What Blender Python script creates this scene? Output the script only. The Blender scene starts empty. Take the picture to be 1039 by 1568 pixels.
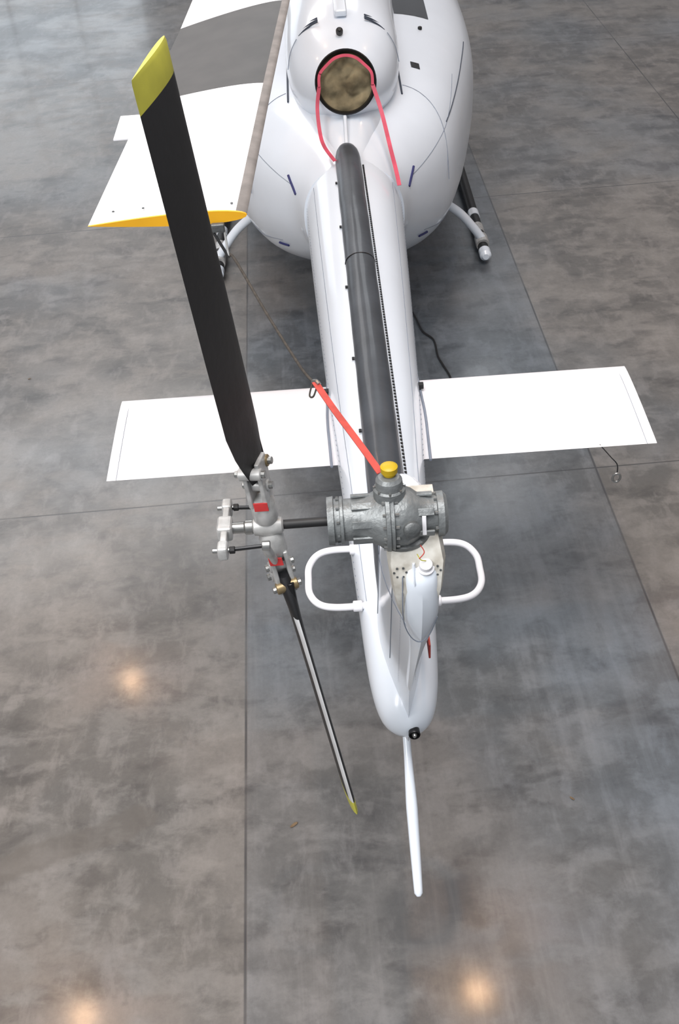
import bpy, bmesh, random
import numpy as np
from math import *
from mathutils import Vector, Matrix, noise
random.seed(4)
SC=bpy.context.scene
SC.view_settings.view_transform='Standard'
SC.view_settings.look='None'

# ------------------------------------------------------------ materials
def srgb(r,g,b):
    f=lambda c: (c/255/12.92) if c/255<=.04045 else ((c/255+.055)/1.055)**2.4
    return (f(r),f(g),f(b),1)
def mat(name,col,rough=.5,metal=0,coat=0,var=.0,vscale=6,bump=0,bscale=40,stretch=(1,1,1),col2=None):
    m=bpy.data.materials.new(name); m.use_nodes=True; nt=m.node_tree; b=nt.nodes['Principled BSDF']
    b.inputs['Roughness'].default_value=rough; b.inputs['Metallic'].default_value=metal
    b.inputs['Coat Weight'].default_value=coat; b.inputs['Coat Roughness'].default_value=.08
    tc=nt.nodes.new('ShaderNodeTexCoord'); mp=nt.nodes.new('ShaderNodeMapping'); mp.inputs['Scale'].default_value=stretch
    nt.links.new(tc.outputs['Object'],mp.inputs[0])
    no=nt.nodes.new('ShaderNodeTexNoise'); no.inputs['Scale'].default_value=vscale; no.inputs['Detail'].default_value=6
    nt.links.new(mp.outputs[0],no.inputs['Vector'])
    r=nt.nodes.new('ShaderNodeValToRGB'); nt.links.new(no.outputs['Fac'],r.inputs[0])
    c2=col2 or tuple(c*(1-var) for c in col[:3])+(1,)
    r.color_ramp.elements[0].position=.35; r.color_ramp.elements[1].position=.65
    r.color_ramp.elements[0].color=c2; r.color_ramp.elements[1].color=col
    nt.links.new(r.outputs[0],b.inputs['Base Color'])
    if bump:
        n2=nt.nodes.new('ShaderNodeTexNoise'); n2.inputs['Scale'].default_value=bscale; n2.inputs['Detail'].default_value=4
        nt.links.new(mp.outputs[0],n2.inputs['Vector'])
        bp=nt.nodes.new('ShaderNodeBump'); bp.inputs['Strength'].default_value=bump; bp.inputs['Distance'].default_value=.01
        nt.links.new(n2.outputs['Fac'],bp.inputs['Height']); nt.links.new(bp.outputs[0],b.inputs['Normal'])
    return m
M={}
M['white']=mat('white_paint',(.73,.785,.86,1),.28,coat=.5,var=.04,vscale=2.5)
M['whitem']=mat('white_paint_matte',(.75,.745,.775,1),.42,var=.05,vscale=3)
M['seam']=mat('seam_dark',srgb(128,136,150),.6,var=.2)
M['dseam']=mat('door_seam_dark',srgb(58,66,80),.6,var=.2)
M['stripe']=mat('blade_dark_stripe',srgb(62,60,59),.5,var=.25,vscale=9)
M['edge']=mat('leading_edge_strip',srgb(128,123,120),.6,metal=.1,var=.3,vscale=14)
M['orange']=mat('orange_paint',srgb(228,168,30),.45,var=.1)
M['yellow']=mat('yellow_paint',srgb(188,184,66),.45,var=.25,vscale=8)
M['ycap']=mat('yellow_plastic',srgb(190,158,12),.45,var=.15)
M['black']=mat('black_blade_paint',srgb(22,22,25),.52,var=.3,vscale=5,bump=.1,bscale=30)
M['cover']=mat('dark_grey_shaft_cover',srgb(64,68,74),.42,var=.35,vscale=4,coat=.15,bump=.25,bscale=9)
M['gear']=mat('grey_casting',srgb(126,130,131),.40,metal=.3,var=.35,vscale=16,bump=.35,bscale=50)
M['gear2']=mat('dark_casting',srgb(98,101,102),.42,metal=.35,var=.3,vscale=20,bump=.3,bscale=60)
M['steel']=mat('steel',srgb(165,165,163),.3,metal=.9,var=.2,vscale=20)
M['alu']=mat('painted_aluminium',srgb(188,188,187),.4,metal=.3,var=.35,vscale=22)
M['edge_sheen']=mat('steel_strip_sheen',srgb(215,216,218),.35,metal=.2,var=.2,vscale=10)  # pale steel edge strip with its sheen put into the colour
M['darksteel']=mat('dark_steel',srgb(40,40,42),.35,metal=.6,var=.2)
M['brass']=mat('bronze_bushing',srgb(150,132,100),.4,metal=.7,var=.2)
M['red']=mat('red_webbing',srgb(186,66,56),.6,var=.25,vscale=30)
M['pink']=mat('red_ribbon',srgb(210,76,100),.55,var=.25,vscale=10)
M['rope']=mat('rope',srgb(66,60,54),.8,var=.4,vscale=80)
M['tan']=mat('tan_canvas',srgb(142,130,104),1.0,col2=srgb(84,76,60),vscale=6,bump=.6,bscale=18)
M['tan'].node_tree.nodes['Principled BSDF'].inputs['Specular IOR Level'].default_value=.1
M['rubber']=mat('black_rubber',srgb(22,22,24),.55,var=.2)
M['glass']=mat('dark_window',srgb(45,47,50),.12,var=.2,coat=.5)
M['blue']=mat('navy_paint',srgb(35,40,95),.5,var=.1)
M['redlabel']=mat('red_label',srgb(185,50,50),.5,var=.15,vscale=40)
M['grey']=mat('greyish_panel',srgb(205,203,196),.5,var=.22,vscale=20,col2=srgb(170,165,155))
M['leaf']=mat('dry_leaf',srgb(110,90,66),.8,var=.3,vscale=30)

# ------------------------------------------------------------ helpers
def empty(name,loc=(0,0,0)):
    e=bpy.data.objects.new(name,None); e.location=loc; SC.collection.objects.link(e); return e
def mk(name,verts,faces,mats,fm=None,smooth=True,parent=None,angle=35):
    me=bpy.data.meshes.new(name); me.from_pydata([tuple(v) for v in verts],[],faces)
    if not isinstance(mats,(list,tuple)): mats=[mats]
    for m in mats: me.materials.append(m)
    if fm:
        for p,i in zip(me.polygons,fm): p.material_index=i
    bm=bmesh.new(); bm.from_mesh(me); bmesh.ops.recalc_face_normals(bm,faces=bm.faces)
    for f in bm.faces: f.smooth=smooth
    if smooth:
        for e in bm.edges:
            if len(e.link_faces)==2 and e.calc_face_angle(0)>radians(angle): e.smooth=False
    bm.to_mesh(me); bm.free()
    o=bpy.data.objects.new(name,me); SC.collection.objects.link(o)
    if parent: o.parent=parent
    return o
def loft(name,rings,mats,fmf=None,parent=None,cap=True,angle=40,capmat=None,smooth=True):
    n=len(rings[0]); v=[p for r in rings for p in r]; f=[];fm=[]
    for i in range(len(rings)-1):
        for j in range(n):
            k=(j+1)%n; f.append((i*n+j,i*n+k,(i+1)*n+k,(i+1)*n+j)); fm.append(fmf(i,j) if fmf else 0)
    if cap:
        cm=capmat if isinstance(capmat,tuple) else (capmat,capmat)
        f.append(tuple(range(n))); fm.append(cm[0] if cm[0] is not None else (fmf(0,0) if fmf else 0))
        f.append(tuple(range((len(rings)-1)*n,len(rings)*n))); fm.append(cm[1] if cm[1] is not None else (fmf(len(rings)-2,0) if fmf else 0))
    return mk(name,v,f,mats,fm,parent=parent,angle=angle,smooth=smooth)
def frame(ax):
    ax=Vector(ax).normalized(); t=Vector((0,0,1)) if abs(ax.z)<.9 else Vector((0,1,0))
    u=ax.cross(t).normalized(); w=ax.cross(u).normalized(); return ax,u,w
def lathe(name,prof,org,ax,m,parent=None,n=32,angle=30):
    ax,u,w=frame(ax); org=Vector(org)
    rings=[[org+ax*t+(u*cos(2*pi*j/n)+w*sin(2*pi*j/n))*max(r,1e-4) for j in range(n)] for t,r in prof]
    return loft(name,rings,m,parent=parent,angle=angle)
def cyl(name,a,b,r,m,parent=None,n=16,r2=None):
    a=Vector(a);b=Vector(b);L=(b-a).length; r2=r if r2 is None else r2; e=min(r*.15,L*.2)
    return lathe(name,[(0,r-e),(e,r),(L-e,r2),(L,r2-e)],a,b-a,m,parent,n)
def cat(P,k=8,closed=False):
    P=[Vector(p) for p in P]; out=[]
    n=len(P)
    for i in range(n-1):
        p0=P[max(i-1,0)];p1=P[i];p2=P[i+1];p3=P[min(i+2,n-1)]
        for s in range(k):
            t=s/k; out.append(.5*((2*p1)+(p2-p0)*t+(2*p0-5*p1+4*p2-p3)*t*t+(3*p1-p0-3*p2+p3)*t**3))
    out.append(P[-1]); return out
def tube(name,pts,r,m,parent=None,n=12,k=8,rs=None):
    P=cat(pts,k) if k>1 else [Vector(p) for p in pts]; rings=[]
    up=None
    for i,p in enumerate(P):
        d=(P[min(i+1,len(P)-1)]-P[max(i-1,0)]).normalized()
        if up is None: _,u,w=frame(d)
        else:
            u=(up-d*up.dot(d)).normalized(); w=d.cross(u)
        up=u
        rr=r if rs is None else np.interp(i/(len(P)-1),[q[0] for q in rs],[q[1] for q in rs])
        rings.append([p+(u*cos(2*pi*j/n)+w*sin(2*pi*j/n))*rr for j in range(n)])
    return loft(name,rings,m,parent=parent)
def box(name,c,dx,dy,dz,m,parent=None,bev=.0,rot=None):
    bm=bmesh.new(); bmesh.ops.create_cube(bm,size=1)
    for v in bm.verts: v.co=Vector((v.co.x*dx,v.co.y*dy,v.co.z*dz))
    if bev: bmesh.ops.bevel(bm,geom=bm.edges[:],offset=bev,segments=3,profile=.6,affect='EDGES')
    R=rot if rot is not None else Matrix.Identity(3)
    for v in bm.verts: v.co=R@v.co+Vector(c)
    me=bpy.data.meshes.new(name); bm.to_mesh(me); bm.free(); me.materials.append(m)
    o=bpy.data.objects.new(name,me); SC.collection.objects.link(o)
    if parent: o.parent=parent
    return o
def ribbon(name,pts,w,wdir,m,parent=None,k=8,th=.0015):
    P=cat(pts,k); wd=[Vector(wdir)]*len(P) if not isinstance(wdir,list) else wdir
    rings=[]
    for i,p in enumerate(P):
        d=(P[min(i+1,len(P)-1)]-P[max(i-1,0)]).normalized(); s=(wd[i]-d*wd[i].dot(d)).normalized(); nn=d.cross(s)
        rings.append([p+s*w/2+nn*th,p-s*w/2+nn*th,p-s*w/2-nn*th,p+s*w/2-nn*th])
    return loft(name,rings,m,parent=parent,angle=60)
def naca(t,n=14):
    pts=[]
    xs=[.5*(1-cos(pi*i/n)) for i in range(n+1)]
    f=lambda x:5*t*(.2969*sqrt(x)-.126*x-.3516*x*x+.2843*x**3-.1036*x**4)
    up=[(x,f(x)) for x in xs]; lo=[(x,-f(x)) for x in xs[1:-1]][::-1]
    return up+lo   # x=0 leading
def bolts(name,c,ax,R,r,h,cnt,m,parent,off=0):
    ax,u,w=frame(ax); c=Vector(c); V=[];F=[]
    for i in range(cnt):
        a=2*pi*(i+off)/cnt; o=c+(u*cos(a)+w*sin(a))*R; b=len(V)
        for t in (0,h):
            for j in range(6):
                q=2*pi*j/6; V.append(o+ax*t+(u*cos(q)+w*sin(q))*r)
        for j in range(6): F.append((b+j,b+(j+1)%6,b+6+(j+1)%6,b+6+j))
        F.append(tuple(b+j for j in range(6))); F.append(tuple(b+6+j for j in range(6)))
    return mk(name,V,F,m,parent=parent,smooth=False)
def interp(keys,y):
    ys=[k[0] for k in keys]
    if y<=ys[0]: return keys[0][1:]
    if y>=ys[-1]: return keys[-1][1:]
    i=max(j for j in range(len(ys)) if ys[j]<=y)
    p0=keys[max(i-1,0)];p1=keys[i];p2=keys[i+1];p3=keys[min(i+2,len(keys)-1)]
    t=(y-p1[0])/(p2[0]-p1[0]); out=[]
    for c in range(1,len(p1)):
        m1=(p2[c]-p0[c])/(p2[0]-p0[0])*(p2[0]-p1[0]); m2=(p3[c]-p1[c])/(p3[0]-p1[0])*(p2[0]-p1[0])
        t2=t*t;t3=t2*t
        out.append((2*t3-3*t2+1)*p1[c]+(t3-2*t2+t)*m1+(-2*t3+3*t2)*p2[c]+(t3-t2)*m2)
    return out
def se(th,w,h,n):
    c,s=cos(th),sin(th); return (copysign(abs(c)**(2/n),c)*w, copysign(abs(s)**(2/n),s)*h)

# ------------------------------------------------------------ camera
th,ps,ro,F=.73621,-.0152,-.07912,1570.33
f=Vector((sin(ps)*cos(th),cos(ps)*cos(th),-sin(th))); r=Vector((cos(ps),-sin(ps),0)); u=r.cross(f)
r2=cos(ro)*r+sin(ro)*u; u2=-sin(ro)*r+cos(ro)*u
cam=bpy.data.cameras.new('camera'); co=bpy.data.objects.new('camera',cam); SC.collection.objects.link(co); SC.camera=co
mw=Matrix((( r2.x,u2.x,-f.x,-.1707),(r2.y,u2.y,-f.y,0),(r2.z,u2.z,-f.z,5.022),(0,0,0,1))); co.matrix_world=mw
cam.sensor_fit='VERTICAL'; cam.sensor_height=36; cam.sensor_width=24; cam.lens=36*F/1568; cam.clip_end=200

# ------------------------------------------------------------ floor
def floor_mat():
    m=bpy.data.materials.new('polished_concrete'); m.use_nodes=True; nt=m.node_tree; L=nt.links.new
    B=nt.nodes['Principled BSDF']
    tc=nt.nodes.new('ShaderNodeTexCoord'); P=tc.outputs['Object']
    sep=nt.nodes.new('ShaderNodeSeparateXYZ'); L(P,sep.inputs[0]); X,Y=sep.outputs[0],sep.outputs[1]
    def math(op,a,b=0,c=None,clamp=False):
        n=nt.nodes.new('ShaderNodeMath'); n.operation=op; n.use_clamp=clamp
        for i,v in enumerate((a,b) if c is None else (a,b,c)):
            if isinstance(v,(int,float)): n.inputs[i].default_value=v
            else: L(v,n.inputs[i])
        return n.outputs[0]
    def noi(sc,det,rough,dist=0,off=(0,0,0),scl=(1,1,1),rot=0):
        mp=nt.nodes.new('ShaderNodeMapping'); mp.inputs['Location'].default_value=off; mp.inputs['Scale'].default_value=scl; mp.inputs['Rotation'].default_value=(0,0,rot); L(P,mp.inputs[0])
        n=nt.nodes.new('ShaderNodeTexNoise'); n.inputs['Scale'].default_value=sc; n.inputs['Detail'].default_value=det
        n.inputs['Roughness'].default_value=rough; n.inputs['Distortion'].default_value=dist; L(mp.outputs[0],n.inputs['Vector']); return n.outputs['Fac']
    def ss(v,a,b,lo=0,hi=1):
        n=nt.nodes.new('ShaderNodeMapRange'); n.interpolation_type='SMOOTHSTEP'; L(v,n.inputs[0])
        for i,q in zip((1,2,3,4),(a,b,lo,hi)): n.inputs[i].default_value=q
        return n.outputs[0]
    def mix(fac,a,b,mode='MIX'):
        n=nt.nodes.new('ShaderNodeMix'); n.data_type='RGBA'; n.blend_type=mode
        if isinstance(fac,(int,float)): n.inputs[0].default_value=fac
        else: L(fac,n.inputs[0])
        for i,v in ((6,a),(7,b)):
            if isinstance(v,tuple): n.inputs[i].default_value=v
            else: L(v,n.inputs[i])
        return n.outputs[2]
    mul=lambda c,k: mix(1.0,c,(k[0],k[1],k[2],1),'MULTIPLY')
    big=ss(noi(.38,4,.55,.2,(3,1,0)),.35,.65)
    mid=ss(noi(1.0,9,.60,.2,(7,2,0)),.40,.60)
    trow=ss(noi(2.8,8,.62,.2,(1,5,0),(1,1.8,1),.5),.47,.62)
    trow2=ss(noi(4.4,8,.64,.25,(8,3,0),(1.8,.8,1),-.4),.49,.64)
    dk=ss(noi(2.9,8,.62,.3,(5,9,0),(.8,1.5,1),-.3),.50,.66)
    fine=noi(30,6,.75)
    speck=ss(noi(9,5,.6,.3,(4,4,0)),.62,.72)
    slab=math('MULTIPLY',ss(X,-.80,-.77),ss(X,1.85,1.82))
    warm=srgb(119,115,111); cool=srgb(105,111,117)
    base=mix(ss(math('ADD',math('MULTIPLY',slab,.36),math('MULTIPLY',big,.60)),.1,1.0),warm,cool)
    c=mix(math('MULTIPLY',mid,.74),base,mul(base,(.50,.51,.52)))
    c=mix(math('MULTIPLY',dk,.60),c,mul(c,(.48,.48,.50)))
    c=mix(math('MULTIPLY',trow,.42),c,mul(base,(1.36,1.36,1.36)))
    c=mix(math('MULTIPLY',trow2,.36),c,mul(base,(1.36,1.36,1.39)))
    c=mix(math('MULTIPLY',slab,.22),c,mul(c,(.5,.54,.60)))
    c=mix(math('MULTIPLY',speck,.22),c,(.06,.06,.065,1))
    c=mix(.42,c,mix(fine,(.03,.03,.03,1),(.57,.57,.57,1)),'OVERLAY')
    def seg(ax,ay,bx,by,w,soft):
        dx,dy=bx-ax,by-ay; l2=dx*dx+dy*dy
        wob=math('MULTIPLY',math('SUBTRACT',noi(2.5,4,.6,0,(ax,3,0)),.5),.35)
        px=math('ADD',math('SUBTRACT',X,ax),wob); py=math('ADD',math('SUBTRACT',Y,ay),wob)
        t=math('DIVIDE',math('ADD',math('MULTIPLY',px,dx),math('MULTIPLY',py,dy)),l2,None,True)
        qx=math('SUBTRACT',px,math('MULTIPLY',t,dx)); qy=math('SUBTRACT',py,math('MULTIPLY',t,dy))
        d=math('SQRT',math('ADD',math('MULTIPLY',qx,qx),math('MULTIPLY',qy,qy)))
        return ss(d,w+soft,w)
    st=seg(-2.7,2.70,-1.35,3.18,.07,.04)
    c=mix(math('MULTIPLY',st,.55),c,mul(base,(.50,.48,.46)))
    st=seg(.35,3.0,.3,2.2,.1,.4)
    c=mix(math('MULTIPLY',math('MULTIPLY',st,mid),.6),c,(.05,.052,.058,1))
    trk=math('MULTIPLY',ss(noi(1.0,6,.6,0,(2,0,0),(7,.35,1)),.5,.68),slab)
    c=mix(math('MULTIPLY',trk,.18),c,mul(base,(1.5,1.5,1.52)))
    lines=None
    def addl(v,pos,w):
        nonlocal lines
        d=math('ABSOLUTE',math('SUBTRACT',v,pos)); q=ss(d,w*1.6,w*.4)
        lines=q if lines is None else math('MAXIMUM',lines,q)
    for xx in (-8.6,-6.0,-.783,1.833,4.4,7.0,9.6): addl(X,xx,.007)
    for yy in (-3.4,1.2,5.79,10.4,15.0,19.6): addl(Y,yy,.006)
    wear=ss(noi(1.3,4,.6,0,(9,0,0)),.3,.6,.35,.9)
    c=mix(math('MULTIPLY',lines,wear),c,(.035,.035,.038,1))
    L(c,B.inputs['Base Color'])
    rg=math('ADD',math('MULTIPLY',trow,.08),math('ADD',math('MULTIPLY',mid,.08),.28)); L(rg,B.inputs['Roughness'])
    B.inputs['Coat Weight'].default_value=.17; B.inputs['Coat Roughness'].default_value=.10
    B.inputs['Specular IOR Level'].default_value=.5
    bp=nt.nodes.new('ShaderNodeBump'); bp.inputs['Strength'].default_value=.12; bp.inputs['Distance'].default_value=.004
    L(math('SUBTRACT',math('MULTIPLY',noi(5,4,.5),.6),lines),bp.inputs['Height']); L(bp.outputs[0],B.inputs['Normal'])
    return m
fl=mk('floor',[(-20,-9,0),(20,-9,0),(20,27,0),(-20,27,0)],[(0,1,2,3)],floor_mat(),smooth=False); fl.rotation_euler[2]=.027
MW=mat('wall_cladding',srgb(190,192,196),.6,var=.06,vscale=1)
def wall(name,c,dx,dy): box(name,(c[0],c[1],6),dx,dy,12,MW)
wall('wall_front',(0,25,0),34,.3); wall('wall_left',(-17,8,0),.3,34); wall('wall_right',(17,8,0),.3,34)
wn=empty('sheen_window')  # unseen window added so its glow leaves a sheen on the far floor
GM=bpy.data.materials.new('added_glow_pane'); GM.use_nodes=True; b=GM.node_tree.nodes['Principled BSDF']
b.inputs['Emission Color'].default_value=(.85,.93,1,1); b.inputs['Emission Strength'].default_value=1.6; b.inputs['Base Color'].default_value=(.7,.8,.9,1)
box('glow_pane',(-8.5,24.82,3.6),9,.04,5,GM,wn)
for i in range(7): box('mullion',(-13+1.5*i,24.78,3.6),.08,.08,5.1,M['alu'],wn,.01)
for z in (1.05,2.7,4.4,6.15): box('transom',(-8.5,24.77,z),9.1,.08,.08,M['alu'],wn,.01)

# ------------------------------------------------------------ helicopter
H=empty('helicopter')
boomK=[(2.44,.02,1.60,.03),(2.47,.075,1.61,.085),(2.53,.112,1.61,.13),(2.65,.138,1.62,.17),(2.85,.155,1.63,.205),(3.1,.168,1.64,.23),(3.94,.214,1.65,.27),(4.43,.243,1.65,.29),(6.13,.318,1.64,.37),(7.3,.36,1.63,.41)]
def boom_pt(y,t,off=0,n=2.15):
    w,zc,h=interp(boomK,y); x,z=se(t,w+off,h+off,n); return Vector((x,y,zc+z))
ys=list(np.linspace(2.44,2.8,14))+list(np.linspace(2.9,7.3,34))
loft('tail_boom',[[boom_pt(y,2*pi*j/48) for j in range(48)] for y in ys],M['white'],parent=H)
hullK=[(6.88,.36,1.25,2.02,2.2),(7.1,.42,1.17,2.05,2.2),(7.35,.56,1.02,2.08,2.3),(7.6,.70,.88,2.12,2.4),(7.9,.84,.76,2.15,2.6),(8.4,.98,.68,2.18,2.8),(9.1,1.13,.62,2.2,2.9),(9.8,1.25,.58,2.24,2.9),(10.6,1.29,.55,2.28,3.0),(12.0,1.27,.52,2.28,3.0),(12.9,1.1,.52,2.05,2.6),(13.5,.8,.58,1.6,2.3),(13.9,.4,.72,1.3,2.1),(14.0,.05,.95,1.05,2)]
def hull_pt(y,t,off=0):
    w,zb,zt,n=interp(hullK,y); x,z=se(t,w+off,(zt-zb)/2+off,n); return Vector((x,y,(zt+zb)/2+z))
def hull_top(x,y,off=0):
    w,zb,zt,n=interp(hullK,y); return (zt+zb)/2+((zt-zb)/2)*max(0,1-(abs(x)/w)**n)**(1/n)+off
ys=list(np.linspace(6.88,9,24))+list(np.linspace(9.15,14.0,30))
loft('fuselage',[[hull_pt(y,2*pi*j/72) for j in range(72)] for y in ys],M['white'],parent=H)
cw=[]
for (y,z,w,h,tilt,n) in [(7.42,2.395,.215,.215,22,2),(7.47,2.39,.25,.25,21,2),(7.55,2.375,.30,.29,18,2),(7.68,2.35,.36,.345,14,2.1),(7.85,2.33,.405,.40,8,2.2),(8.1,2.32,.43,.45,4,2.3),(8.6,2.32,.44,.50,0,2.4),(9.4,2.4,.46,.55,0,2.5),(10.0,2.55,.45,.6,0,2.5),(10.8,2.6,.4,.62,0,2.3),(11.5,2.5,.25,.4,0,2)]:
    a=radians(tilt); ring=[]
    for j in range(64):
        x,q=se(2*pi*j/64,w,h,n); ring.append(Vector((x,y+q*sin(a),z+q*cos(a))))
    cw.append(ring)
def dens(R,k=4):
    cols=[cat([r[j] for r in R],k) for j in range(len(R[0]))]
    return [[c[i] for c in cols] for i in range(len(cols[0]))]
loft('engine_cowling',dens(cw),M['white'],parent=H,cap=False)
fr=[]
for (y,w,z0,zt) in [(6.9,.12,1.9,2.03),(7.1,.17,1.9,2.08),(7.3,.22,1.9,2.15),(7.45,.27,1.9,2.22),(7.6,.32,1.9,2.25)]:
    fr.append([Vector((se(2*pi*j/40,w,zt-z0,2)[0],y,z0+se(2*pi*j/40,w,zt-z0,2)[1])) for j in range(40)])
loft('exhaust_fairing',dens(fr),M['white'],parent=H)
tube('fairing_rib',[(-.02,7.34,2.20),(-.02,7.25,2.15),(-.022,7.15,2.11),(-.024,7.08,2.08)],.014,M['white'],parent=H,n=10)
ea=Vector((0,-cos(radians(21)),sin(radians(21)))); ec=Vector((0,7.41,2.395))
lathe('exhaust_pipe',[(-.35,.18),(.0,.195),(.02,.202),(.028,.21),(.02,.218),(-.01,.218),(-.06,.215)],ec,ea,[M['darksteel']],parent=H,n=48)
S=M['seam']
def seam(name,pts,r=.005,m=None): tube(name,pts,r,m or S,parent=H,n=6,k=4)
for sgn in (1,-1):
    A=lambda d:(radians(d) if sgn>0 else pi-radians(d))
    seam('door_seam',[hull_pt(y,A(28)) for y in np.linspace(7.95,9.6,14)],.005,M['dseam'])
    seam('panel_seam',[hull_pt(y,A(20+10*(y-7.2))) for y in np.linspace(7.2,8.7,10)],.0025)
    seam('panel_seam',[hull_pt(y,A(-32+6*(y-7.5))) for y in np.linspace(7.5,8.6,10)],.0025)
    seam('cowl_seam',[Vector((sgn*.435,y,hull_top(.435,y)+.006)) for y in np.linspace(7.9,9.2,6)],.007,M['dseam'])
    seam('cowl_split_seam',[Vector((sgn*q,7.86-.25*q*q,2.33+.41*sqrt(max(0,1-(q/.412)**2)))) for q in np.linspace(.33,.41,5)],.003)
    seam('deck_seam',[Vector((sgn*(.45+.33*sin(t)),8.05-.36*(1-cos(t)),hull_top(.45+.33*sin(t),8.05-.36*(1-cos(t)))+.001)) for t in np.linspace(0,1.5,10)],.003)
    p=[hull_pt(7.10+.05*i,A(14+4*i),.006) for i in range(4)]; tube('handle_mark',p,.009,M['blue'],parent=H,n=8)
    p=[hull_pt(7.47+.04*i,A(-38+1*i),.006) for i in range(4)]; tube('handle_mark',p,.009,M['blue'],parent=H,n=8)
def deck_panel(name,x0,x1,y0,y1,m):
    V=[];n=6
    for i in range(n):
        for j in range(n):
            x=x0+(x1-x0)*i/(n-1);y=y0+(y1-y0)*j/(n-1); V.append((x,y,hull_top(x,y,.004)))
    mk(name,V,[(i*n+j,(i+1)*n+j,(i+1)*n+j+1,i*n+j+1) for i in range(n-1) for j in range(n-1)],m,parent=H)
deck_panel('deck_window',.5,.80,9.52,10.2,M['glass'])
deck_panel('deck_opening',.55,.62,8.40,8.50,M['rubber'])
lathe('deck_fastener',[(0,.018),(.02,.018),(.025,.01)],(.70,9.25,hull_top(.70,9.25)),(0,0,1),M['rubber'],H,n=10)
for sgn in (1,-1):
    for i in range(3):
        y=7.80+.035*i
        zz=lambda xx:2.33+.41*sqrt(max(0,1-(xx/.41)**2))
        tube('cowl_louvre',[Vector((sgn*q,y+.35*(q-.2)+.02,zz(q)-.012+.05*(y-7.8))) for q in (.17,.22,.27,.31)],.007,M['dseam'],parent=H,n=6)
box('cowl_ridge',(0,7.98,2.755),.09,.36,.05,M['white'],H,.02,Matrix.Rotation(radians(6),3,'X'))
lathe('cowl_latch',[(0,.025),(.03,.025),(.035,.012),(.05,.012)],(-.02,7.62,2.665),(0,-.7,.7),M['rubber'],H,n=14)
rings=[]
P0=Vector((-.025,7.12,2.065)); P1=Vector((.005,2.95,1.885))
K=96
for i in range(K+1):
    t=i/K; p=P0.lerp(P1,t); w,zc,h=interp(boomK,p.y); zt=zc+h
    if p.y>6.88: zt=max(zt,hull_top(0,p.y))
    sc=[.35,.7,.88,.96][i] if i<4 else 1
    base=zt-.03; ring=[]
    for j in range(25):
        a=pi*j/24
        wob=1+.025*noise.noise(Vector((cos(a)*1.5,p.y*6,sin(a))))
        ring.append(Vector((p.x+.088*sc*wob*cos(a),p.y,base+(.03+.072*sc*sin(a)*wob) if 0<j<24 else base)))
    rings.append(ring)
loft('drive_shaft_cover',rings,M['cover'],parent=H,angle=50)
def covx(y): return P0.x+(P1.x-P0.x)*(7.12-y)/4.17
for yy in (5.55,):
    w,zc,h=interp(boomK,yy); zt=zc+h; xx=covx(yy)
    tube('cover_band',[Vector((xx+.0885*cos(pi*j/16),yy,zt+.0725*sin(pi*j/16))) for j in range(17)],.0035,M['darksteel'],parent=H,n=6,k=1)
for yy in (6.6,6.0,5.3,4.6,4.0,3.5):
    w,zc,h=interp(boomK,yy); zt=zc+h; box('cover_latch',(covx(yy)-.096,yy+.01,zt-.005),.014,.02,.012,M['rubber'],H,.003)
V=[];Fc=[]
for i in range(150):
    y=6.85-i*.0255; w,zc,h=interp(boomK,y); x=covx(y)+.1
    z=zc+h*(1-(x/w)**2.15)**(1/2.15); b=len(V)
    for dx,dy in ((-.006,-.007),(.006,-.007),(.006,.007),(-.006,.007)): V.append((x+dx,y+dy,z-.004))
    for dx,dy in ((-.006,-.007),(.006,-.007),(.006,.007),(-.006,.007)): V.append((x+dx,y+dy,z+.005))
    Fc+=[(b,b+1,b+5,b+4),(b+1,b+2,b+6,b+5),(b+2,b+3,b+7,b+6),(b+3,b,b+4,b+7),(b+4,b+5,b+6,b+7)]
mk('cover_hinge',V,Fc,M['rubber'],parent=H,smooth=False)
for s in (1,-1):
    tube('boom_seam',[boom_pt(y,radians(90-s*52)) for y in np.linspace(3.0,6.85,14)],.0018,S,parent=H,n=6,k=3)
    V=[];Fc=[]
    for i in range(90):
        y=3.1+i*.042; p=boom_pt(y,radians(90-s*76),.001); b=len(V)
        V+=[p+Vector((0,-.004,-.004)),p+Vector((0,.004,-.004)),p+Vector((s*.002,.004,.004)),p+Vector((s*.002,-.004,.004))]; Fc.append((b,b+1,b+2,b+3))
    mk('boom_rivets',V,Fc,M['seam'],parent=H,smooth=False)
af=naca(.055)
def stab(name,x0,x1,sg):
    R=[]
    for x,sc in [(x0,1),(x1-sg*.02,1),(x1-sg*.006,.97),(x1,.9)]:
        R.append([Vector((x,4.78-a*.70,1.65+b*.70*sc)) for a,b in af])
    loft(name,R,M['whitem'],parent=H,angle=50)
    seam(name+'_rib_seam',[Vector((x1-sg*.05,4.76-a*.68,1.651+.7*5*.055*(.2969*sqrt(a)-.126*a-.3516*a*a+.2843*a**3-.1036*a**4))) for a in np.linspace(.02,1,8)],.0012)
stab('stabilizer_left',-.2,-1.42,-1); stab('stabilizer_right',.2,1.42,1)
for s in (1,-1):
    tube('stabilizer_root_seal',[Vector((s*(.265-.03*abs(y-4.43)),y,1.675-.02*(abs(y-4.5)))) for y in np.linspace(4.05,4.8,8)],.007,S,parent=H,n=6)
    box('stabilizer_hinge',(s*.262,4.66,1.70),.03,.03,.03,M['rubber'],H,.004)
tube('tie_ring_wire',[(1.13,4.1,1.65),(1.17,4.02,1.63),(1.2,3.99,1.60),(1.2,3.97,1.55)],.003,M['darksteel'],parent=H,n=6)
tube('tie_ring',[Vector((1.2+.020*cos(a),3.97,1.53+.028*sin(a))) for a in np.linspace(0,2*pi,14)],.006,M['steel'],parent=H,n=8,k=1)
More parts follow.
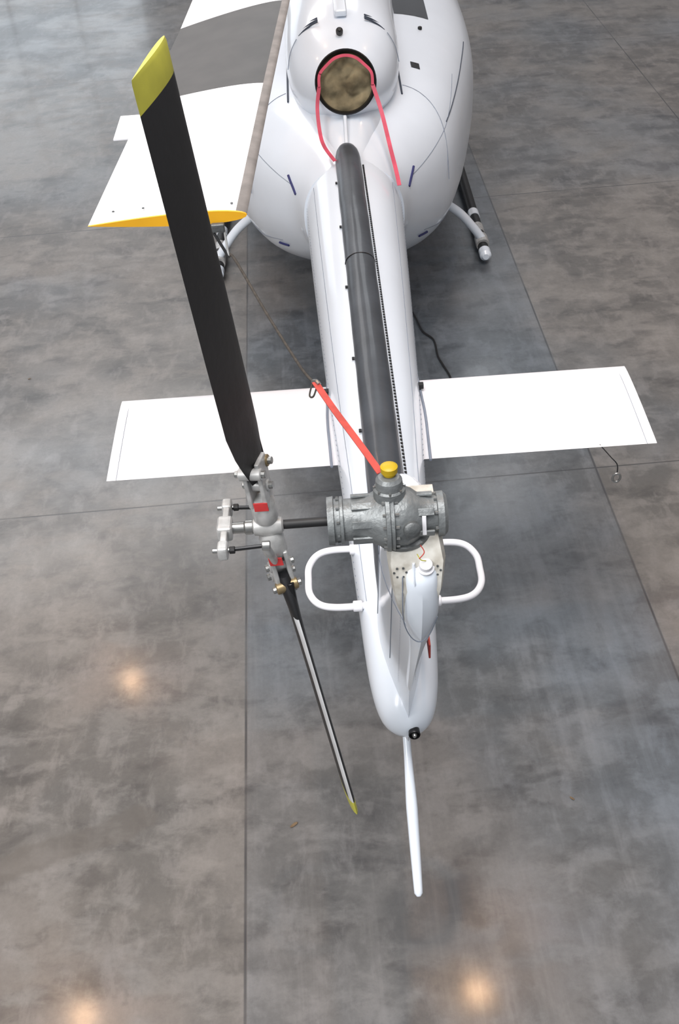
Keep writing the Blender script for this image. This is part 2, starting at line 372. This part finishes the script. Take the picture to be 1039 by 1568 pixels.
finK=[(1.45,3.05,2.50,.085),(1.75,3.08,2.44,.085),(2.0,3.0,2.37,.08),(2.3,2.88,2.27,.075),(2.6,2.72,2.17,.072),(2.86,2.56,2.06,.07),(2.9,2.5,2.09,.05)]
R=[]
for z in np.linspace(1.45,2.9,26):
    le,te,hw=interp(finK,z); A=naca(1.0,14)
    R.append([Vector((b/.5*hw*(1+.35*a),le+(te-le)*a,z)) for a,b in A])
loft('vertical_fin',R,M['white'],parent=H,angle=50)
def finx(z,a,s,off=0):
    le,te,hw=interp(finK,z); b=5*(.2969*sqrt(a)-.126*a-.3516*a*a+.2843*a**3-.1036*a**4); return Vector((s*(b/.5*hw*(1+.35*a)+off),le+(te-le)*a,z))
for s in (1,-1):
    seam('fin_seam',[finx(z,.72,s) for z in np.linspace(1.9,2.8,10)],.002)
    seam('fin_seam',[finx(z,.35,s) for z in np.linspace(1.9,2.8,10)],.002)
    seam('fin_seam',[finx(2.45,a,s) for a in np.linspace(.05,.98,10)],.002)
    V=[];Fc=[]
    for i in range(40):
        z=1.85+i*.024; q=finx(z,.86,s,.001); b=len(V)
        V+=[q+Vector((0,-.003,-.003)),q+Vector((0,.003,-.003)),q+Vector((0,.003,.003)),q+Vector((0,-.003,.003))]; Fc.append((b,b+1,b+2,b+3))
    mk('fin_rivets',V,Fc,M['seam'],parent=H,smooth=False)
R=[]
for (z,w,y0,y1) in [(2.98,.07,2.16,2.35),(2.9,.085,2.10,2.35),(2.8,.075,2.08,2.35),(2.7,.06,2.10,2.3),(2.6,.04,2.14,2.3)]:
    R.append([Vector((.01+sx*w,y,z)) for sx,y in ((-.9,y0),(.9,y0),(1,y0+.02),(1,y1),(-1,y1),(-1,y0+.02))])
loft('gearbox_mount',R,M['grey'],parent=H,angle=30)
for sx in (-1,1):
    bolts('mount_rivets',(.01+sx*.05,2.095,2.87),(0,-1,.1),.018,.0035,.004,6,M['gear2'],H)
R=[]
for (z,w,d,yc,kk) in [(2.885,.030,.02,2.13,.2),(2.875,.044,.04,2.125,.3),(2.83,.050,.05,2.118,.4),(2.74,.054,.052,2.125,.5),(2.66,.053,.05,2.14,.6),(2.59,.047,.05,2.165,.8),(2.50,.036,.048,2.20,1.0),(2.38,.024,.045,2.245,1.1),(2.2,.015,.04,2.31,1.1),(2.0,.010,.03,2.375,1.1)]:
    ring=[]
    for j in range(40):
        a=2*pi*j/40; x,q=se(a,w,d,4.2)
        if q<0: q*=.85+kk*.55*(1-abs(x)/w)
        ring.append(Vector((.022*(1 if z>2.5 else max(0,(z-2.0)/.5))+x,yc+q,z)))
    R.append(ring)
loft('tail_light_fairing',dens(R,3),M['white'],parent=H,angle=28)
seam('fairing_edge_seam',[(-.034,2.085,2.86),(-.036,2.08,2.75),(-.032,2.10,2.64),(-.01,2.11,2.56),(.02,2.115,2.53),(.05,2.12,2.56),(.07,2.10,2.66)],.0018)
lathe('anti_collision_light',[(0,.026),(.008,.026),(.012,.02),(.028,.019),(.034,.012),(.036,.002)],(.035,2.10,2.875),(0,-.35,1),M['whitem'],H,n=20)
box('red_marking',(.096,2.66,1.93),.008,.18,.08,M['red'],H,.003)
lathe('tail_position_light',[(0,.022),(.03,.024),(.034,.021),(.02,.016),(.018,.001)],(.02,2.45,1.60),(0,-1,.15),M['darksteel'],H,n=20)
lathe('tail_position_lens',[(0,.012),(.012,.011),(.02,.006),(.022,.001)],(.02,2.43,1.602),(0,-1,.15),M['steel'],H,n=14)
tube('tail_skid',[(0,2.72,1.42),(0,2.62,1.335),(0,2.42,1.19),(0,2.22,1.05),(0,2.08,.95)],.02,M['white'],parent=H,n=16,rs=[(0,.014),(.35,.017),(.55,.025),(.75,.022),(.97,.018),(1,.009)])
for s in (1,-1):
    tube('rail_antenna',[(s*.12,3.35,1.75),(s*.26,3.355,1.75),(s*.335,3.33,1.75),(s*.375,3.26,1.75),(s*.38,3.18,1.75),(s*.375,3.09,1.75),(s*.335,3.025,1.75),(s*.26,3.0,1.75),(s*.12,3.0,1.75)],.0155,M['whitem'],parent=H,n=14)
    for y in (3.0,3.35): cyl('rail_antenna_base',(s*.15,y,1.75),(s*.19,y,1.75),.024,M['whitem'],H)
for s in (1,-1):
    tube('skid_tube',[(s*1.3,9.05,.1),(s*1.3,10,.1),(s*1.3,12.2,.1),(s*1.3,12.8,.16),(s*1.3,13.2,.36)],.05,M['rubber'] ,parent=H,n=16)
    lathe('skid_cap',[(0,.03),(.03,.056),(.12,.058),(.13,.052)],(s*1.3,8.95,.1),(0,1,0),M['white'],H,n=20)
    lathe('skid_band',[(0,.057),(.16,.057)],(s*1.3,9.42,.1),(0,1,0),M['alu'],H,n=20)
    lathe('skid_band',[(0,.056),(.12,.056)],(s*1.3,9.78,.1),(0,1,0),M['white'],H,n=20)
    for y in (9.25,11.6):
        tube('cross_tube',[(s*.55,y,.72),(s*.8,y,.62),(s*1.05,y,.45),(s*1.2,y,.28),(s*1.3,y,.14)],.042,M['white'],parent=H,n=16)
        lathe('cross_tube_saddle',[(0,.062),(.02,.066),(.14,.066),(.16,.062)],(s*1.3,y-.08,.11),(0,1,0),M['alu'],H,n=18)
for y in (9.25,11.6): cyl('cross_tube_center',(-.6,y,.72),(.6,y,.72),.042,M['white'],H)

# ------------------------------------------------------------ main rotor
bladeK=[(3.22,-.717,3.47,0.0),(4.3,-.640,3.485,.04),(5.4,-.548,3.52,.09),(7,-.39,3.66,.12),(8.6,-.21,3.86,.13),(9.6,-.10,3.98,.13),(10.5,0,4.05,.13)]
def mblade(name,sg):
    st=[3.22,3.228,3.6,4.0,4.3,4.304,4.8,5.25,5.254,5.8,6.4,7,7.8,8.6,9.6]
    A=naca(.085,18); R=[]
    for y in st:
        xc,z,zz=interp(bladeK,y)
        ring=[]
        for a,b in A:
            x=xc+.267-a*.534; ring.append(Vector((x,y,z+b*.534+zz*(.5-a))))
        if sg<0: ring=[Vector((-v.x,21-v.y,v.z)) for v in ring]
        R.append(ring)
    n=len(A)
    def fm(i,j):
        y=st[i]
        a=(A[j][0]+A[(j+1)%n][0])/2
        if i==0: return 3
        if a<.085: return 2
        if 4.302<=y<5.25: return 1
        return 0
    return loft(name,R,[M['whitem'],M['stripe'],M['edge'],M['orange']],fmf=fm,parent=H,angle=50,capmat=3)
mblade('main_rotor_blade',1); mblade('main_rotor_blade_forward',-1)
box('blade_trim_tab',(-.945,4.09,3.458),.10,.24,.006,M['whitem'],H,.001)
cyl('rotor_mast',(0,10.5,2.4),(0,10.5,4.2),.06,M['steel'],H)
cyl('rotor_hub_yoke',(-.09,9.5,4.02),(.09,11.5,4.02),.11,M['alu'],H)
box('blade_tip_bracket',(-.55,3.205,3.44),.045,.02,.03,M['gear2'],H,.006)
cyl('blade_tip_hook_a',(-.57,3.205,3.43),(-.525,3.175,3.345),.005,M['rubber'],H,n=8)
cyl('blade_tip_hook_b',(-.53,3.205,3.43),(-.525,3.175,3.345),.004,M['alu'],H,n=8)
for i in range(5): lathe('tip_weight_screw',[(0,.005),(.003,.004)],(-.9+.1*i,3.27+.01*(i%2),3.492),(0,0,1),M['gear2'],H,n=8)

# ------------------------------------------------------------ tail gearbox
gx=Vector((0,2.195,3.0))
lathe('tail_gearbox',[(-.240,.05),(-.240,.070),(-.222,.072),(-.220,.064),(-.205,.064),(-.203,.070),(-.195,.070),(-.193,.062),(-.15,.063),(-.13,.066),(-.10,.080),(-.075,.088),(-.073,.100),(-.062,.101),(-.060,.096),(-.05,.100),(-.048,.090),(-.015,.090),(.005,.082),(.03,.062),(.055,.055),(.075,.055),(.077,.066),(.095,.067),(.105,.055),(.106,.02)],gx,(1,0,0),M['gear'],H,n=48)
lathe('gearbox_lower_housing',[(0,.05),(.02,.085),(.06,.088),(.062,.1),(.078,.1),(.08,.08),(.17,.06)],gx+Vector((-.03,0,.03)),(0.1,.25,-1),M['gear2'],H,n=36)
lathe('gearbox_top_boss',[(0,.048),(.085,.046),(.09,.040),(.115,.038),(.125,.03)],gx+Vector((-.058,.0,.02)),(0,.1,1),M['gear'],H,n=24)
bolts('top_boss_bolts',gx+Vector((-.058,.009,.105)),(0,.1,1),.043,.004,.008,8,M['steel'],H)
lathe('filler_cap',[(0,.018),(.008,.018),(.010,.024),(.028,.025),(.031,.021),(.033,.016),(.035,.002)],gx+Vector((-.056,.02,.145)),(0,.05,1),M['ycap'],H,n=18)
lathe('gearbox_rear_sight_glass',[(0,.024),(.03,.024),(.034,.019),(.036,.012),(.037,.002)],gx+Vector((-.005,-.07,.02)),(.1,-1,.4),M['gear2'],H,n=18)
box('gearbox_data_plate',gx+Vector((.035,-.062,.015)),.012,.006,.06,M['whitem'],H,.002,Matrix.Rotation(-.3,3,'X'))
bolts('flange_bolts',gx+Vector((-.047,0,0)),(1,0,0),.093,.0045,.010,16,M['steel'],H)
bolts('flange_bolts_left_main',gx+Vector((-.083,0,0)),(1,0,0),.093,.0045,.010,16,M['steel'],H)
bolts('flange_bolts_left',gx+Vector((-.214,0,0)),(1,0,0),.067,.0045,.008,10,M['gear2'],H)
bolts('flange_bolts_right',gx+Vector((.068,0,0)),(1,0,0),.060,.005,.009,8,M['steel'],H)
for i in range(8):
    a=2*pi*i/8+.3; c=gx+Vector((-.12,.070*cos(a),.070*sin(a)))
    box('gearbox_rib',c,.10,.007,.022,M['gear'],H,.002,Matrix.Rotation(a,3,'X'))
for i in range(6):
    a=2*pi*i/6+.2; c=gx+Vector((.03,.066*cos(a),.066*sin(a)))
    box('gearbox_rib_right',c,.07,.007,.022,M['gear'],H,.002,Matrix.Rotation(a,3,'X'))
tube('gearbox_wire',[gx+Vector((.02,-.095,-.03)),gx+Vector((.03,-.105,-.05)),gx+Vector((.015,-.11,-.07))],.0016,M['red'],parent=H,n=6)
tube('gearbox_wire_yellow',[gx+Vector((.01,-.10,-.06)),gx+Vector((.02,-.11,-.075)),gx+Vector((.035,-.105,-.085))],.0016,M['yellow'],parent=H,n=6)
tube('fin_drive_shaft_cover',[(0,3.1,1.85),(0,2.95,2.1),(0,2.72,2.5),(-.01,2.45,2.85)],.05,M['white'],parent=H,n=18)

# ------------------------------------------------------------ tail rotor
T=Vector((-.414,2.193,3.0)); ph=.118
def spd(be): return Vector((-sin(be),sin(ph)*cos(be),cos(ph)*cos(be)))
s=spd(.095)
def tblade(name,sp,cv,rk,strip,skew):
    cv=(cv-sp*cv.dot(sp)).normalized(); nn=sp.cross(cv); R=[];A=naca(.10,14); n=len(A)
    C=.238
    st=[(.17,.08,.5,.45),(.19,.10,.5,.4),(.24,.15,.47,.25),(.30,.20,.45,.15),(.38,.232,.42,.11),(.6,C,.42,.1),(.9,C,.42,.1),(1.222,C,.42,.1),(1.224,C,.42,.1),(1.288,C,.42,.1),(1.297,C*.97,.42,.06)]
    st=[(a if a<.35 else .35+(a-.35)*rk,b,c,d) for a,b,c,d in st]
    for i,(rr,c,o,t) in enumerate(st):
        k=skew if i>=6 else 0
        R.append([T+sp*(rr+k*(o-a)*c)+cv*(c*(o-a))+nn*(b/.1*t*c) for a,b in A])
    def fm(i,j):
        if i>=8: return 1
        a=(A[j][0]+A[(j+1)%n][0])/2
        return 2 if (a<strip and i>=3 and j<14) else 0  # painted sheen, one face of the lower blade only
    loft(name,R,[M['black'],M['yellow'],M['edge_sheen']],fmf=fm,parent=H,angle=50,capmat=(0,1))
    for q in (-1,1):
        a0=T+sp*.09+nn*.022*q; a1=T+sp*.23+nn*.022*q
        Rm=Matrix((cv,nn,sp)).transposed()
        box(name+'_grip_plate',(a0+a1)/2,.07,.014,.15,M['alu'],H,.005,Rm)
    for rr,off in ((.145,.0),(.205,.035),(.205,-.035)):
        c=T+sp*rr+cv*off
        cyl(name+'_bolt',c-nn*.045,c+nn*.045,.011,M['steel'],H,n=10)
        cyl(name+'_bushing',c-nn*.034,c+nn*.034,.018,M['brass'] if off>0 else M['alu'],H,n=16)
    c=T+sp*.19+cv*.045
    cyl(name+'_drag_brace',c-nn*.01,T+sp*.30+cv*.06,.012,M['darksteel'],H,n=12)
    lathe(name+'_bearing',[(0,.03),(.015,.037),(.07,.037),(.085,.03)],T+sp*.02,sp,M['alu'],H,n=24)
    box(name+'_label',T+sp*.10-Vector((0,.04,0)),.040,.004,.028,M['redlabel'],H,.001,Matrix((Vector((1,0,0)),sp.cross(Vector((1,0,0))).normalized(),sp)).transposed())
tblade('tail_rotor_blade',s,Vector((.046,.2,0)),1.0,-1,.16); tblade('tail_rotor_blade_lower',-spd(.135),Vector((.06,-.2,0)),.925,.09,0)
cyl('tail_rotor_shaft',(-.235,2.195,3.0),(-.52,2.193,3.0),.014,M['rubber'],H,n=18)
lathe('tail_rotor_trunnion',[(0,.018),(.005,.026),(.03,.03),(.06,.03),(.085,.024),(.09,.018)],T+Vector((-.045,0,0)),(1,0,0),M['alu'],H,n=24)
lathe('pitch_change_sleeve',[(0,.013),(.004,.017),(.05,.017),(.055,.022),(.075,.022),(.08,.012)],T+Vector((-.12,0,0)),(1,0,0),M['steel'],H,n=20)
p=Vector((0,cos(ph),-sin(ph)))
Rm=Matrix((Vector((1,0,0)),p,Vector((1,0,0)).cross(p))).transposed()
cx=T+Vector((-.125,0,0))
box('crosshead_plate',cx,.02,.25,.034,M['alu'],H,.006,Rm)
box('crosshead_boss',cx,.045,.07,.05,M['alu'],H,.012,Rm)
for q in (-1,1):
    e=cx+p*.105*q
    box('crosshead_end',e,.03,.045,.045,M['alu'],H,.01,Rm)
    cyl('crosshead_bolt',e-Vector((.03,0,0)),e+Vector((.02,0,0)),.007,M['steel'],H,n=8)
    e2=T+p*.095*q+Vector((-.005,0,0))
    cyl('pitch_link',e,e2,.006,M['darksteel'],H,n=8)
    cyl('pitch_link_rod_end',e2-Vector((.01,0,0)),e2+Vector((.014,0,0)),.014,M['steel'],H,n=12)
    cyl('pitch_link_rod_end_outer',e+Vector((.018,0,0)),e+Vector((.034,0,0)),.011,M['rubber'],H,n=12)
    cyl('pitch_horn',e2,T+s*.11*q+p*.03*q,.012,M['alu'],H,n=12)

# ------------------------------------------------------------ tie-down strap
D=empty('rotor_tie_down_strap')
tube('rope',[(-.525,3.175,3.345),(-.505,3.16,3.345),(-.40,2.93,3.26),(-.30,2.72,3.19),(-.262,2.66,3.17)],.0046,M['rope'],parent=D,n=8)
tube('rope_loop',[(-.262,2.66,3.17),(-.275,2.63,3.14),(-.262,2.61,3.15),(-.245,2.64,3.18)],.003,M['rope'],parent=D,n=8)
ribbon('strap',[(-.255,2.645,3.178),(-.20,2.51,3.165),(-.13,2.35,3.15),(-.08,2.23,3.14)],.021,(1,.3,0),M['red'],D)
tube('strap_buckle',[(-.262,2.66,3.17),(-.25,2.645,3.18),(-.242,2.63,3.178)],.007,M['steel'],parent=D,n=8)

# ------------------------------------------------------------ exhaust cover
E=empty('exhaust_cover')
ax,uu,ww=frame(ea); V=[];Fc=[]; nr,na=26,64
for i in range(nr+1):
    R_=.192*i/nr
    for j in range(na):
        a=2*pi*j/na; q=ec+(uu*cos(a)+ww*sin(a))*R_
        nz=noise.fractal(Vector((q.x*6,q.z*6,3.3)),1,2,3)*.045+abs(noise.noise(Vector((q.x*8+4,q.z*6,1))))*.08
        V.append(q+ea*(-.035+nz*(1-(i/nr)**4)))
for i in range(nr):
    for j in range(na):
        k=(j+1)%na; Fc.append((i*na+j,i*na+k,(i+1)*na+k,(i+1)*na+j))
mk('canvas',V,Fc,M['tan'],parent=E,angle=80)
c0=ec+ea*.03
def onring(a,R_=.19,o=0): return c0+(Vector((1,0,0))*cos(a)+Vector((0,sin(radians(21)),cos(radians(21))))*sin(a))*R_+ea*o
ribbon('ribbon_top',[onring(a,.172 if .6<a<2.5 else .19,.01) for a in np.linspace(pi+.1,-.15,9)],.020,tuple(ea.cross(Vector((1,0,0)))+Vector((.5,0,0))),M['pink'],E)
ribbon('ribbon_left',[onring(pi+.1),(-.212,7.32,2.26),(-.205,7.2,2.13),(-.18,7.05,2.09),(-.115,6.87,2.06)],.026,(1,0,0),M['pink'],E)
ribbon('ribbon_right',[onring(-.15),(.24,7.25,2.22),(.28,7.0,2.06),(.30,6.85,1.99),(.315,6.72,1.92)],.028,(1,0,0),M['pink'],E)

# ------------------------------------------------------------ small things on floor
tube('power_cable',[(.45,9.0,.012),(.46,8.5,.012),(.54,8.07,.012),(.58,7.85,.012),(.66,7.7,.012),(.67,7.45,.012),(.70,7.3,.012),(.74,7.1,.012),(.72,6.85,.012)],.009,M['rubber'],n=8)
def leaf(x,y,s_,a):
    V=[];n=10
    for i in range(n):
        q=2*pi*i/n; px,py=s_*cos(q),s_*.35*sin(q)
        V.append((x+px*cos(a)-py*sin(a),y+px*sin(a)+py*cos(a),.003+.004*abs(sin(q*1.5))))
    mk('dry_leaf',V,[tuple(range(n))],M['leaf'],smooth=False)
leaf(-.60,3.02,.026,.6); leaf(.93,3.07,.016,-.8); leaf(-2.9,7.55,.016,.2)

# ------------------------------------------------------------ ceiling lamps and beams
for i,(x,y) in enumerate([(-4.5,6.2),(-4.5,12.3),(1.16,6.2),(6.8,6.2),(6.8,12.3),(-10.1,12.3),(-10.1,6.2)]):
    hl=empty('bay_lamp')
    lathe('hood',[(0,.34),(.05,.30),(.22,.14),(.35,.12),(.36,.02)],(x,y,10.05),(0,0,1),M['alu'],hl,n=24)
    cyl('rod',(x,y,10.4),(x,y,11.2),.02,M['darksteel'],hl,n=8)
    l=bpy.data.lights.new('lamp','AREA'); l.shape='DISK'; l.size=.34; l.energy=72; l.color=(1,.58,.30)
    o=bpy.data.objects.new('lamp',l); SC.collection.objects.link(o); o.location=(x,y,10.03); o.parent=hl
for y in (6.2,12.3): box('roof_beam',(0,y,11.35),34,.2,.3,M['alu'],None,.01)

def area(name,loc,target,size,sy,power,col):
    l=bpy.data.lights.new(name,'AREA'); l.shape='RECTANGLE'; l.size=size; l.size_y=sy; l.energy=power; l.color=col
    o=bpy.data.objects.new(name,l); SC.collection.objects.link(o); o.location=loc
    d=(Vector(target)-Vector(loc)).normalized(); o.rotation_euler=d.to_track_quat('-Z','Y').to_euler(); return o
area('key_light_rear',(-8,-6,12),(0,5,1),8,7,1550,(1,.99,.98))  # added key light from behind left, no roof opening there
area('fill_light_top',(-1,.5,15),(0,5,0),8,7,2100,(1,.98,.97))  # added overhead area light, stands for no real opening
area('fill_light_front',(-3,23,14),(0,8,0),16,5,1150,(.93,.97,1))  # added front light, throws the fuselage shadow back across the floor

w=bpy.data.worlds.new('world'); SC.world=w; w.use_nodes=True
w.node_tree.nodes['Background'].inputs[0].default_value=(.88,.93,1,1); w.node_tree.nodes['Background'].inputs[1].default_value=.40
